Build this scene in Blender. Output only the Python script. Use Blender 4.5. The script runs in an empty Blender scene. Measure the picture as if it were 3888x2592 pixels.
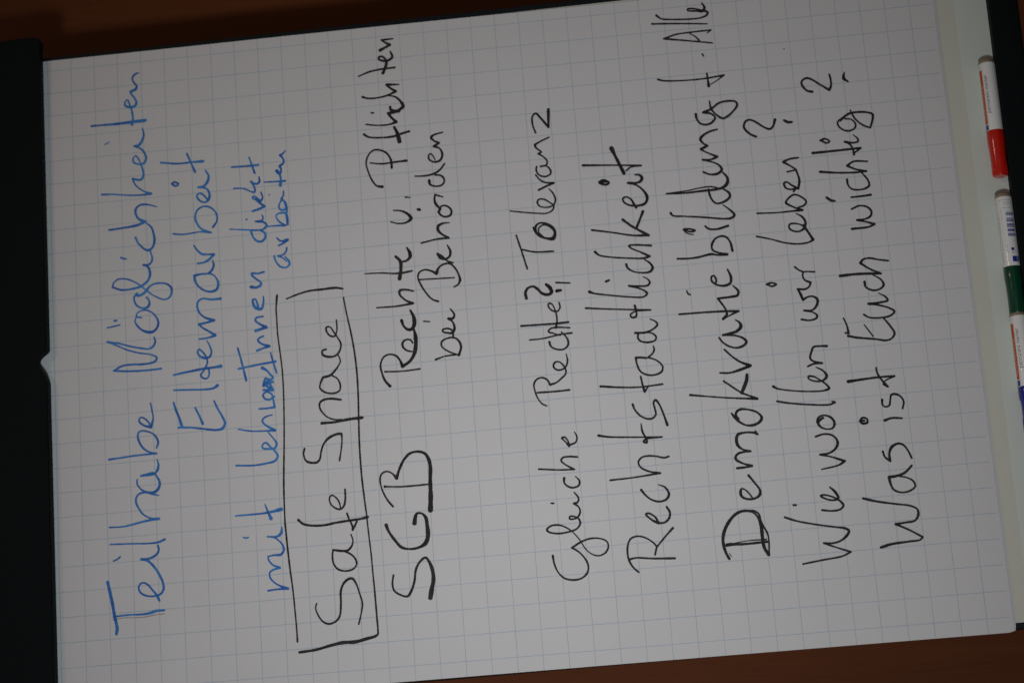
import bpy, bmesh, math, random
from mathutils import Matrix, Vector
random.seed(7)
sc = bpy.context.scene
C = sc.collection

# ---------------------------------------------------------------- camera
cam_d = bpy.data.cameras.new('camera'); cam = bpy.data.objects.new('camera', cam_d); C.objects.link(cam)
cam_d.sensor_width = 36.0
cam_d.lens = 7808.74 / 3888 * 36.0
cam_d.clip_start = 0.05; cam_d.clip_end = 60
cam.matrix_world = Matrix(((-0.07394301, 0.9702689, -0.23045755, -0.46212528),
                           (0.08561946, -0.22406041, -0.970807, -2.00048121),
                           (-0.99358026, -0.09151605, -0.0665062, 1.24502392),
                           (0, 0, 0, 1)))
cam_d.dof.use_dof = True
cam_d.dof.focus_distance = 1.99
cam_d.dof.aperture_fstop = 5.0
sc.camera = cam

# ---------------------------------------------------------------- room light
w = bpy.data.worlds.new('World'); sc.world = w; w.use_nodes = True
bgn = w.node_tree.nodes['Background']
bgn.inputs[0].default_value = (1.0, 0.95, 0.92, 1); bgn.inputs[1].default_value = 0.062

def lamp(name, loc, to, power, size, col, spread=180):
    d = bpy.data.lights.new(name, 'AREA'); d.shape = 'DISK'; d.size = size; d.energy = power; d.color = col
    d.spread = math.radians(spread)
    o = bpy.data.objects.new(name, d); C.objects.link(o); o.location = loc
    o.rotation_euler = (Vector(to) - Vector(loc)).to_track_quat('-Z', 'Y').to_euler()
    return o
lamp('side_lamp', (-1.49, -3.0, 1.42), (-0.13, 0.0, 1.38), 1.57, 0.26, (0.97, 0.985, 1.0), 31)
lamp('ceiling_lamp', (0.70, -1.5, 2.8), (0.2, 0.0, 1.0), 0.75, 0.30, (1.0, 0.78, 0.58), 100)
sc.view_settings.view_transform = 'Standard'; sc.view_settings.look = 'None'
sc.view_settings.exposure = 0.0; sc.view_settings.gamma = 1.0
try: sc.view_settings.use_curve_mapping = False
except Exception: pass
sc.cycles.use_denoising = False

# ---------------------------------------------------------------- materials
def mat(name, col, rough=0.5, spec=0.5, metal=0.0, coat=0.0):
    m = bpy.data.materials.new(name); m.use_nodes = True
    b = m.node_tree.nodes['Principled BSDF']
    b.inputs['Base Color'].default_value = (*col, 1); b.inputs['Roughness'].default_value = rough
    b.inputs['Specular IOR Level'].default_value = spec; b.inputs['Metallic'].default_value = metal
    b.inputs['Coat Weight'].default_value = coat
    return m
class N:
    def __init__(s, m): s.t = m.node_tree; s.b = s.t.nodes['Principled BSDF']
    def n(s, kind, **kw):
        o = s.t.nodes.new(kind)
        for k, v in kw.items():
            if k.startswith('i_'):
                key = k[2:].replace('_', ' ')
                o.inputs[int(key) if key.isdigit() else key].default_value = v
            else: setattr(o, k, v)
        return o
    def l(s, a, b): s.t.links.new(a, b)
    def math(s, op, a, b=None, c=None):
        o = s.t.nodes.new('ShaderNodeMath'); o.operation = op
        for k, v in enumerate((a, b, c)):
            if v is None: continue
            if hasattr(v, 'default_value'): s.l(v, o.inputs[k])
            else: o.inputs[k].default_value = v
        return o.outputs[0]
    def mix(s, f, a, b):
        o = s.t.nodes.new('ShaderNodeMix'); o.data_type = 'RGBA'
        for sock, v in ((o.inputs[0], f), (o.inputs[6], a), (o.inputs[7], b)):
            if hasattr(v, 'default_value'): s.l(v, sock)
            else: sock.default_value = v if not isinstance(v, tuple) else (*v, 1)
        return o.outputs[2]

def paper_material():
    m = mat('squared_paper', (0.8, 0.8, 0.8), 0.62, 0.25); k = N(m)
    co = k.n('ShaderNodeTexCoord').outputs['Object']
    sep = k.n('ShaderNodeSeparateXYZ'); k.l(co, sep.inputs[0])
    x, z = sep.outputs[0], sep.outputs[2]
    fibre = k.n('ShaderNodeTexNoise', i_Scale=900.0, i_Detail=3.0); k.l(co, fibre.inputs['Vector'])
    cloud = k.n('ShaderNodeTexNoise', i_Scale=9.0, i_Detail=3.0); k.l(co, cloud.inputs['Vector'])
    worn = k.n('ShaderNodeTexNoise', i_Scale=60.0, i_Detail=2.0); k.l(co, worn.inputs['Vector'])
    def line(v, half):
        d = k.math('PINGPONG', v, 0.0125)                 # distance to the nearest multiple of 25 mm
        return k.math('SUBTRACT', 1.0, k.math('SMOOTHSTEP', d, half * 0.6, half * 1.3)) if False else k.math('LESS_THAN', d, half)
    lx = line(x, 0.00034); lz = line(z, 0.00034)
    lx = k.math('MULTIPLY', lx, k.math('GREATER_THAN', z, 0.0032))    # the long rules stop short of the lower edge
    ln = k.math('MAXIMUM', lx, lz)
    # faint dotted tear line just under the clamp
    tear = k.math('LESS_THAN', k.math('ABSOLUTE', k.math('SUBTRACT', z, 0.9248)), 0.00045)
    dots = k.math('LESS_THAN', k.math('PINGPONG', x, 0.0015), 0.0011)
    tear = k.math('MULTIPLY', k.math('MULTIPLY', tear, dots), 0.8)
    ln = k.math('MAXIMUM', ln, tear)
    ink = k.math('MULTIPLY', ln, k.math('MULTIPLY_ADD', worn.outputs[0], 0.5, 0.27))
    base = k.mix(k.math('MULTIPLY', cloud.outputs[0], 1.0), (0.625, 0.617, 0.628), (0.675, 0.664, 0.672))
    base = k.mix(k.math('MULTIPLY', fibre.outputs[0], 0.22), base, (0.50, 0.49, 0.485))
    band = k.math('GREATER_THAN', z, 0.9248)            # window reflection put into the colour: cooler strip above the tear line
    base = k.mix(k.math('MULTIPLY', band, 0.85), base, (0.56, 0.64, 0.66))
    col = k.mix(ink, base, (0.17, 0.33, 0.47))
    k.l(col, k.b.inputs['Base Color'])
    bp = k.n('ShaderNodeBump', i_Strength=0.12, i_Distance=0.0004); k.l(fibre.outputs[0], bp.inputs['Height']); k.l(bp.outputs[0], k.b.inputs['Normal'])
    return m
def ink_material(name, light, dark, rough):
    m = mat(name, light, rough, 0.3); k = N(m)
    co = k.n('ShaderNodeTexCoord').outputs['Object']
    a = k.n('ShaderNodeTexNoise', i_Scale=45.0, i_Detail=2.0); k.l(co, a.inputs['Vector'])
    b = k.n('ShaderNodeTexNoise', i_Scale=700.0, i_Detail=2.0); k.l(co, b.inputs['Vector'])
    r = k.n('ShaderNodeValToRGB'); r.color_ramp.elements[0].position = 0.40; r.color_ramp.elements[1].position = 0.62
    k.l(a.outputs[0], r.inputs[0])
    f = k.math('MULTIPLY_ADD', b.outputs[0], 0.3, k.math('MULTIPLY_ADD', r.outputs[0], 0.8, -0.15)); f = k.math('MINIMUM', k.math('MAXIMUM', f, 0.0), 1.0)
    k.l(k.mix(f, dark, light), k.b.inputs['Base Color'])
    return m
def wood_material():
    m = mat('dark_brown_wood', (0.13, 0.04, 0.012), 0.6, 0.1); k = N(m)
    co = k.n('ShaderNodeTexCoord').outputs['Object']
    mp = k.n('ShaderNodeMapping'); mp.inputs['Scale'].default_value = (14.0, 14.0, 0.9); k.l(co, mp.inputs[0])
    g = k.n('ShaderNodeTexNoise', i_Scale=3.0, i_Detail=8.0, i_Roughness=0.65, i_Distortion=0.6); k.l(mp.outputs[0], g.inputs['Vector'])
    mp2 = k.n('ShaderNodeMapping'); mp2.inputs['Scale'].default_value = (260.0, 260.0, 9.0); k.l(co, mp2.inputs[0])
    g2 = k.n('ShaderNodeTexNoise', i_Scale=2.0, i_Detail=4.0); k.l(mp2.outputs[0], g2.inputs['Vector'])
    c1 = k.mix(g.outputs[0], (0.078, 0.020, 0.0056), (0.160, 0.049, 0.015))
    c2 = k.mix(k.math('MULTIPLY', g2.outputs[0], 0.45), c1, (0.05, 0.010, 0.003))
    k.l(c2, k.b.inputs['Base Color'])
    bp = k.n('ShaderNodeBump', i_Strength=0.15, i_Distance=0.0006); k.l(g2.outputs[0], bp.inputs['Height']); k.l(bp.outputs[0], k.b.inputs['Normal'])
    return m
def grainy(name, col, rough, spec, amt, scale, bump=0.1, coat=0.0):
    m = mat(name, col, rough, spec, coat=coat); k = N(m)
    co = k.n('ShaderNodeTexCoord').outputs['Object']
    a = k.n('ShaderNodeTexNoise', i_Scale=scale, i_Detail=4.0); k.l(co, a.inputs['Vector'])
    b = k.n('ShaderNodeTexNoise', i_Scale=14.0, i_Detail=3.0); k.l(co, b.inputs['Vector'])
    f = k.math('MULTIPLY_ADD', a.outputs[0], 0.6, k.math('MULTIPLY', b.outputs[0], 0.4))
    k.l(k.mix(f, tuple(c * (1 - amt) for c in col), tuple(min(1, c * (1 + amt)) for c in col)), k.b.inputs['Base Color'])
    r = k.math('MULTIPLY_ADD', a.outputs[0], 0.16, rough - 0.08); k.l(r, k.b.inputs['Roughness'])
    bp = k.n('ShaderNodeBump', i_Strength=bump, i_Distance=0.0003); k.l(a.outputs[0], bp.inputs['Height']); k.l(bp.outputs[0], k.b.inputs['Normal'])
    return m
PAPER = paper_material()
BLUE = ink_material('blue_marker_ink', (0.050, 0.25, 0.60), (0.020, 0.12, 0.43), 0.5)
BLACK = ink_material('black_marker_ink', (0.030, 0.026, 0.024), (0.014, 0.012, 0.013), 0.42)
GREY = ink_material('pencil_grey', (0.34, 0.31, 0.28), (0.22, 0.20, 0.18), 0.6)
WOOD = wood_material()
ENAMEL = grainy('white_enamel', (0.63, 0.635, 0.555), 0.38, 0.4, 0.03, 300)
ALU = grainy('pale_lacquered_rail', (0.64, 0.685, 0.635), 0.42, 0.4, 0.03, 300)
PLASTIC = grainy('black_plastic', (0.0065, 0.0082, 0.0090), 0.6, 0.05, 0.25, 500, 0.25)
FRAME = grainy('charcoal_frame', (0.006, 0.009, 0.011), 0.5, 0.18, 0.2, 500)
BARREL = grainy('white_barrel', (0.90, 0.90, 0.88), 0.30, 0.5, 0.02, 200, 0.02, coat=0.5)
PLUG = mat('grey_metal_plug', (0.36, 0.27, 0.19), 0.35, 0.5, 0.35)
RED = grainy('red_cap_plastic', (0.62, 0.012, 0.005), 0.24, 0.5, 0.06, 200, 0.03, coat=0.4)
GREEN = grainy('green_cap_plastic', (0.002, 0.055, 0.026), 0.24, 0.5, 0.06, 200, 0.03, coat=0.4)
NAVY = grainy('blue_cap_plastic', (0.016, 0.024, 0.26), 0.24, 0.5, 0.06, 200, 0.03, coat=0.4)
P_RED = mat('red_print', (0.60, 0.035, 0.012), 0.3, 0.5)
P_PINK = mat('pink_print', (0.75, 0.33, 0.28), 0.3, 0.5)
P_YEL = mat('yellow_print', (0.75, 0.45, 0.10), 0.3, 0.5)
P_BLUE = mat('blue_print', (0.02, 0.035, 0.30), 0.3, 0.5)
P_GREY = mat('grey_print', (0.10, 0.10, 0.17), 0.3, 0.5)
P_BROWN = mat('faint_print', (0.42, 0.40, 0.44), 0.3, 0.5)

# ---------------------------------------------------------------- helpers
def empty(name, loc, label, cat, group=None):
    o = bpy.data.objects.new(name, None); C.objects.link(o); o.location = loc; o.empty_display_size = 0.05
    o['label'] = label; o['category'] = cat
    if group: o['group'] = group
    return o
def link(name, me, m, parent=None, label=None, smooth=False):
    o = bpy.data.objects.new(name, me); C.objects.link(o)
    for mm in (m if isinstance(m, (list, tuple)) else [m]): me.materials.append(mm)
    if parent: o.parent = parent
    if label: o['label'] = label
    if smooth: me.polygons.foreach_set('use_smooth', [True] * len(me.polygons))
    return o
def box_bm(x0, x1, y0, y1, z0, z1, bev=0.0, seg=2, bm=None):
    bm = bm or bmesh.new()
    vs = [bm.verts.new((x, y, z)) for x in (x0, x1) for y in (y0, y1) for z in (z0, z1)]
    fs = [(0, 1, 3, 2), (4, 6, 7, 5), (0, 4, 5, 1), (2, 3, 7, 6), (0, 2, 6, 4), (1, 5, 7, 3)]
    F = [bm.faces.new([vs[i] for i in f]) for f in fs]
    if bev:
        es = list({e for f in F for e in f.edges})
        bmesh.ops.bevel(bm, geom=es, offset=bev, segments=seg, affect='EDGES')
    return bm
def fin(bm, name):
    bmesh.ops.recalc_face_normals(bm, faces=bm.faces)
    me = bpy.data.meshes.new(name); bm.to_mesh(me); bm.free(); return me
def extrude_outline(pts, y0, y1, bev, name, seg=3):
    """pts: closed outline in x,z; a solid between depths y0 (front) and y1 (back) with a rounded front edge"""
    bm = bmesh.new()
    a = [bm.verts.new((x, y0, z)) for x, z in pts]; b = [bm.verts.new((x, y1, z)) for x, z in pts]
    f = bm.faces.new(a); bm.faces.new(b[::-1])
    n = len(pts)
    for i in range(n): bm.faces.new((a[i], b[i], b[(i + 1) % n], a[(i + 1) % n]))
    bmesh.ops.bevel(bm, geom=list(f.edges), offset=bev, segments=seg, affect='EDGES')
    return fin(bm, name)

# ---------------------------------------------------------------- setting: the wood behind
wall = link('wall', fin(box_bm(-2.4, 2.4, 0.0, 0.03, -1.2, 1.4), 'wall'), WOOD)
wall.location = (0.0, 0.150, 1.2)
wall['kind'] = 'structure'

# ---------------------------------------------------------------- flip chart board
chart = empty('flipchart', (0.030, 0.02, 0.845), 'dark framed flip chart board with black clamp bar on top and black pen tray below', 'flip chart')
CX, CZ = 0.030, 0.845
def place(o, tilt=0.0):
    o.matrix_parent_inverse = Matrix(); return o
def cb(name, x0, x1, y0, y1, z0, z1, m, bev=0.0, tilt=0.0, label=None, seg=2):
    me = fin(box_bm(x0 - CX, x1 - CX, y0 - 0.02, y1 - 0.02, z0 - CZ, z1 - CZ, bev, seg), name)
    o = link(name, me, m, chart, label)
    if tilt:
        o.rotation_euler = (0, tilt, 0)
    return o
T = -0.0062
cb('board_panel', -0.3055, 0.3665, 0.0016, 0.0160, 0.8745, 1.905, ENAMEL, tilt=T)
cb('frame_rail', -0.3112, -0.3055, 0.0012, 0.0190, 0.8745, 1.905, FRAME, 0.0008, tilt=T)
cb('frame_rail', 0.3665, 0.3722, 0.0012, 0.0190, 0.8745, 1.905, FRAME, 0.0008, tilt=T)
# pale rail along the foot of the board, its face leaning a little outwards towards the tray
bm = bmesh.new()
prof = [(0.0015, 0.9062), (0.0011, 0.9056), (0.0006, 0.8900), (-0.0003, 0.8775), (-0.0008, 0.8720), (0.0015, 0.8720)]
L = []
for x, dz in ((-0.3112, 0.0026), (0.3715, -0.0024)):
    L.append([bm.verts.new((x - CX, y - 0.02, z - CZ + (dz if z > 0.9 else 0))) for y, z in prof])
for i in range(6): bm.faces.new((L[0][i], L[0][(i + 1) % 6], L[1][(i + 1) % 6], L[1][i]))
bm.faces.new(L[0]); bm.faces.new(L[1][::-1])
link('foot_rail', fin(bm, 'foot_rail'), ALU, chart)
# pen tray: floor, back upstand, rolled front lip (one extruded profile)
prof = [(0.019, 0.8732), (-0.0285, 0.8728), (-0.0290, 0.8750), (-0.0302, 0.8762), (-0.0318, 0.8758), (-0.0328, 0.8738), (-0.0330, 0.8560),
        (-0.0318, 0.8495), (-0.0285, 0.8468), (-0.020, 0.8460), (0.019, 0.8460)]
bm = bmesh.new(); L = []
for x in (-0.322, 0.390):
    L.append([bm.verts.new((x - CX, y - 0.02, z - CZ)) for y, z in prof])
n = len(prof)
for i in range(n): bm.faces.new((L[0][i], L[0][(i + 1) % n], L[1][(i + 1) % n], L[1][i]))
bm.faces.new(L[0]); bm.faces.new(L[1][::-1])
tray = link('pen_tray', fin(bm, 'pen_tray'), PLASTIC, chart); tray.rotation_euler = (0, 0.010, 0); tray.location = (0, 0, 0.0029 - 0.0003)
# clamp bar with the thumb notch in its lower edge
zc = 1.8540
pts = [(-0.372, zc + 0.012), (-0.372, zc + 0.086), (-0.366, zc + 0.092), (0.376, zc + 0.092), (0.3825, zc + 0.084), (0.3850, zc + 0.018), (0.3848, zc + 0.006), (0.3825, zc + 0.0010),
       (0.3790, zc - 0.0006), (0.3700, zc + 0.0006)]
notch = [(0.0470, 0.0000), (0.0455, 0.0006), (0.0440, 0.0020), (0.0425, 0.0042), (0.0408, 0.0066), (0.0388, 0.0086), (0.0366, 0.0098), (0.0342, 0.0102), (0.0318, 0.0098),
         (0.0290, 0.0086), (0.0262, 0.0068), (0.0234, 0.0048), (0.0206, 0.0030), (0.0178, 0.0016), (0.0150, 0.0006), (0.0120, 0.0000)]
pts += [(x, zc + z) for x, z in notch] + [(-0.355, zc - 0.0006), (-0.366, zc + 0.003)]
pts = [(x - CX, z - CZ) for x, z in pts]
o = link('clamp_bar', extrude_outline(pts, -0.0125 - 0.02, -0.0012 - 0.02, 0.0012, 'clamp_bar', 2), PLASTIC, chart)
cb('clamp_back', -0.366, 0.380, 0.004, 0.024, 1.870, 1.940, PLASTIC, 0.002)
cb('clamp_spring', -0.30, 0.36, 0.0008, 0.0014, 1.9065, 1.930, FRAME)

# ---------------------------------------------------------------- paper pad
def ysurf(x, z):
    """depth of the sheet (world x, z): pinched under the clamp, then nearly flat with slow waves"""
    y = 0.0
    if z > 1.8500: y += min((z - 1.8500) / 0.006, 1.0) * 0.0006
    k = min(max((1.85 - z) / 0.25, 0.0), 1.0) * min(max((z - 0.92) / 0.12, 0.15), 1.0)
    y -= k * (0.0007 * math.sin(x * 7.3 + z * 3.1) + 0.0006 * math.sin(z * 9.7 - x * 4.0 + 1.0) + 0.0008)
    t = max(0.0, (0.99 - z) / 0.07)
    y -= 0.0002 * t * t * (0.5 + 0.5 * math.sin(x * 9 + 1))
    return y
PX0, PX1, PZ0, PZ1 = -0.3145, 0.3616, 0.9242, 1.9050
pad = empty('paper_pad', (0.0, 0.0, 0.925), 'large white squared paper pad covered in blue and black handwriting, hung on the flip chart', 'paper pad')
def sheet_mesh(name, back, dz, dx):
    xs = [PX0 + (PX1 - PX0) * i / 120 for i in range(121)]
    zs = [PZ0 + (1.845 - PZ0) * i / 150 for i in range(151)] + [1.8475, 1.849, 1.8495, 1.85, 1.8505, 1.852, 1.854, 1.8565, 1.87, PZ1]
    V = []; F = []
    for j, z in enumerate(zs):
        for i, x in enumerate(xs):
            xx, zz = x + dx, z
            if j == 0:
                zz += dz
                if i == 0: xx += 0.0014; zz += 0.0008
                if i == 120: xx -= 0.001; zz += 0.0008
            if j == 1 and i in (0, 120): zz += 0.0
            V.append((xx, ysurf(x, z) + back, zz - 0.925))
    nx = len(xs)
    for j in range(len(zs) - 1):
        for i in range(nx - 1):
            a = j * nx + i; F.append((a, a + 1, a + nx + 1, a + nx))
    me = bpy.data.meshes.new(name); me.from_pydata(V, [], F); me.update(); return me
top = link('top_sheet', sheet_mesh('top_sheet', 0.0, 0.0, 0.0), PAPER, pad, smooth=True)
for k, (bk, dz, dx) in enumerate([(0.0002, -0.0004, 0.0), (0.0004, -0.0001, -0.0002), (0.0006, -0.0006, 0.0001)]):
    link('under_sheet', sheet_mesh('under_sheet', bk, dz, dx), PAPER, pad, smooth=True)

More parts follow.
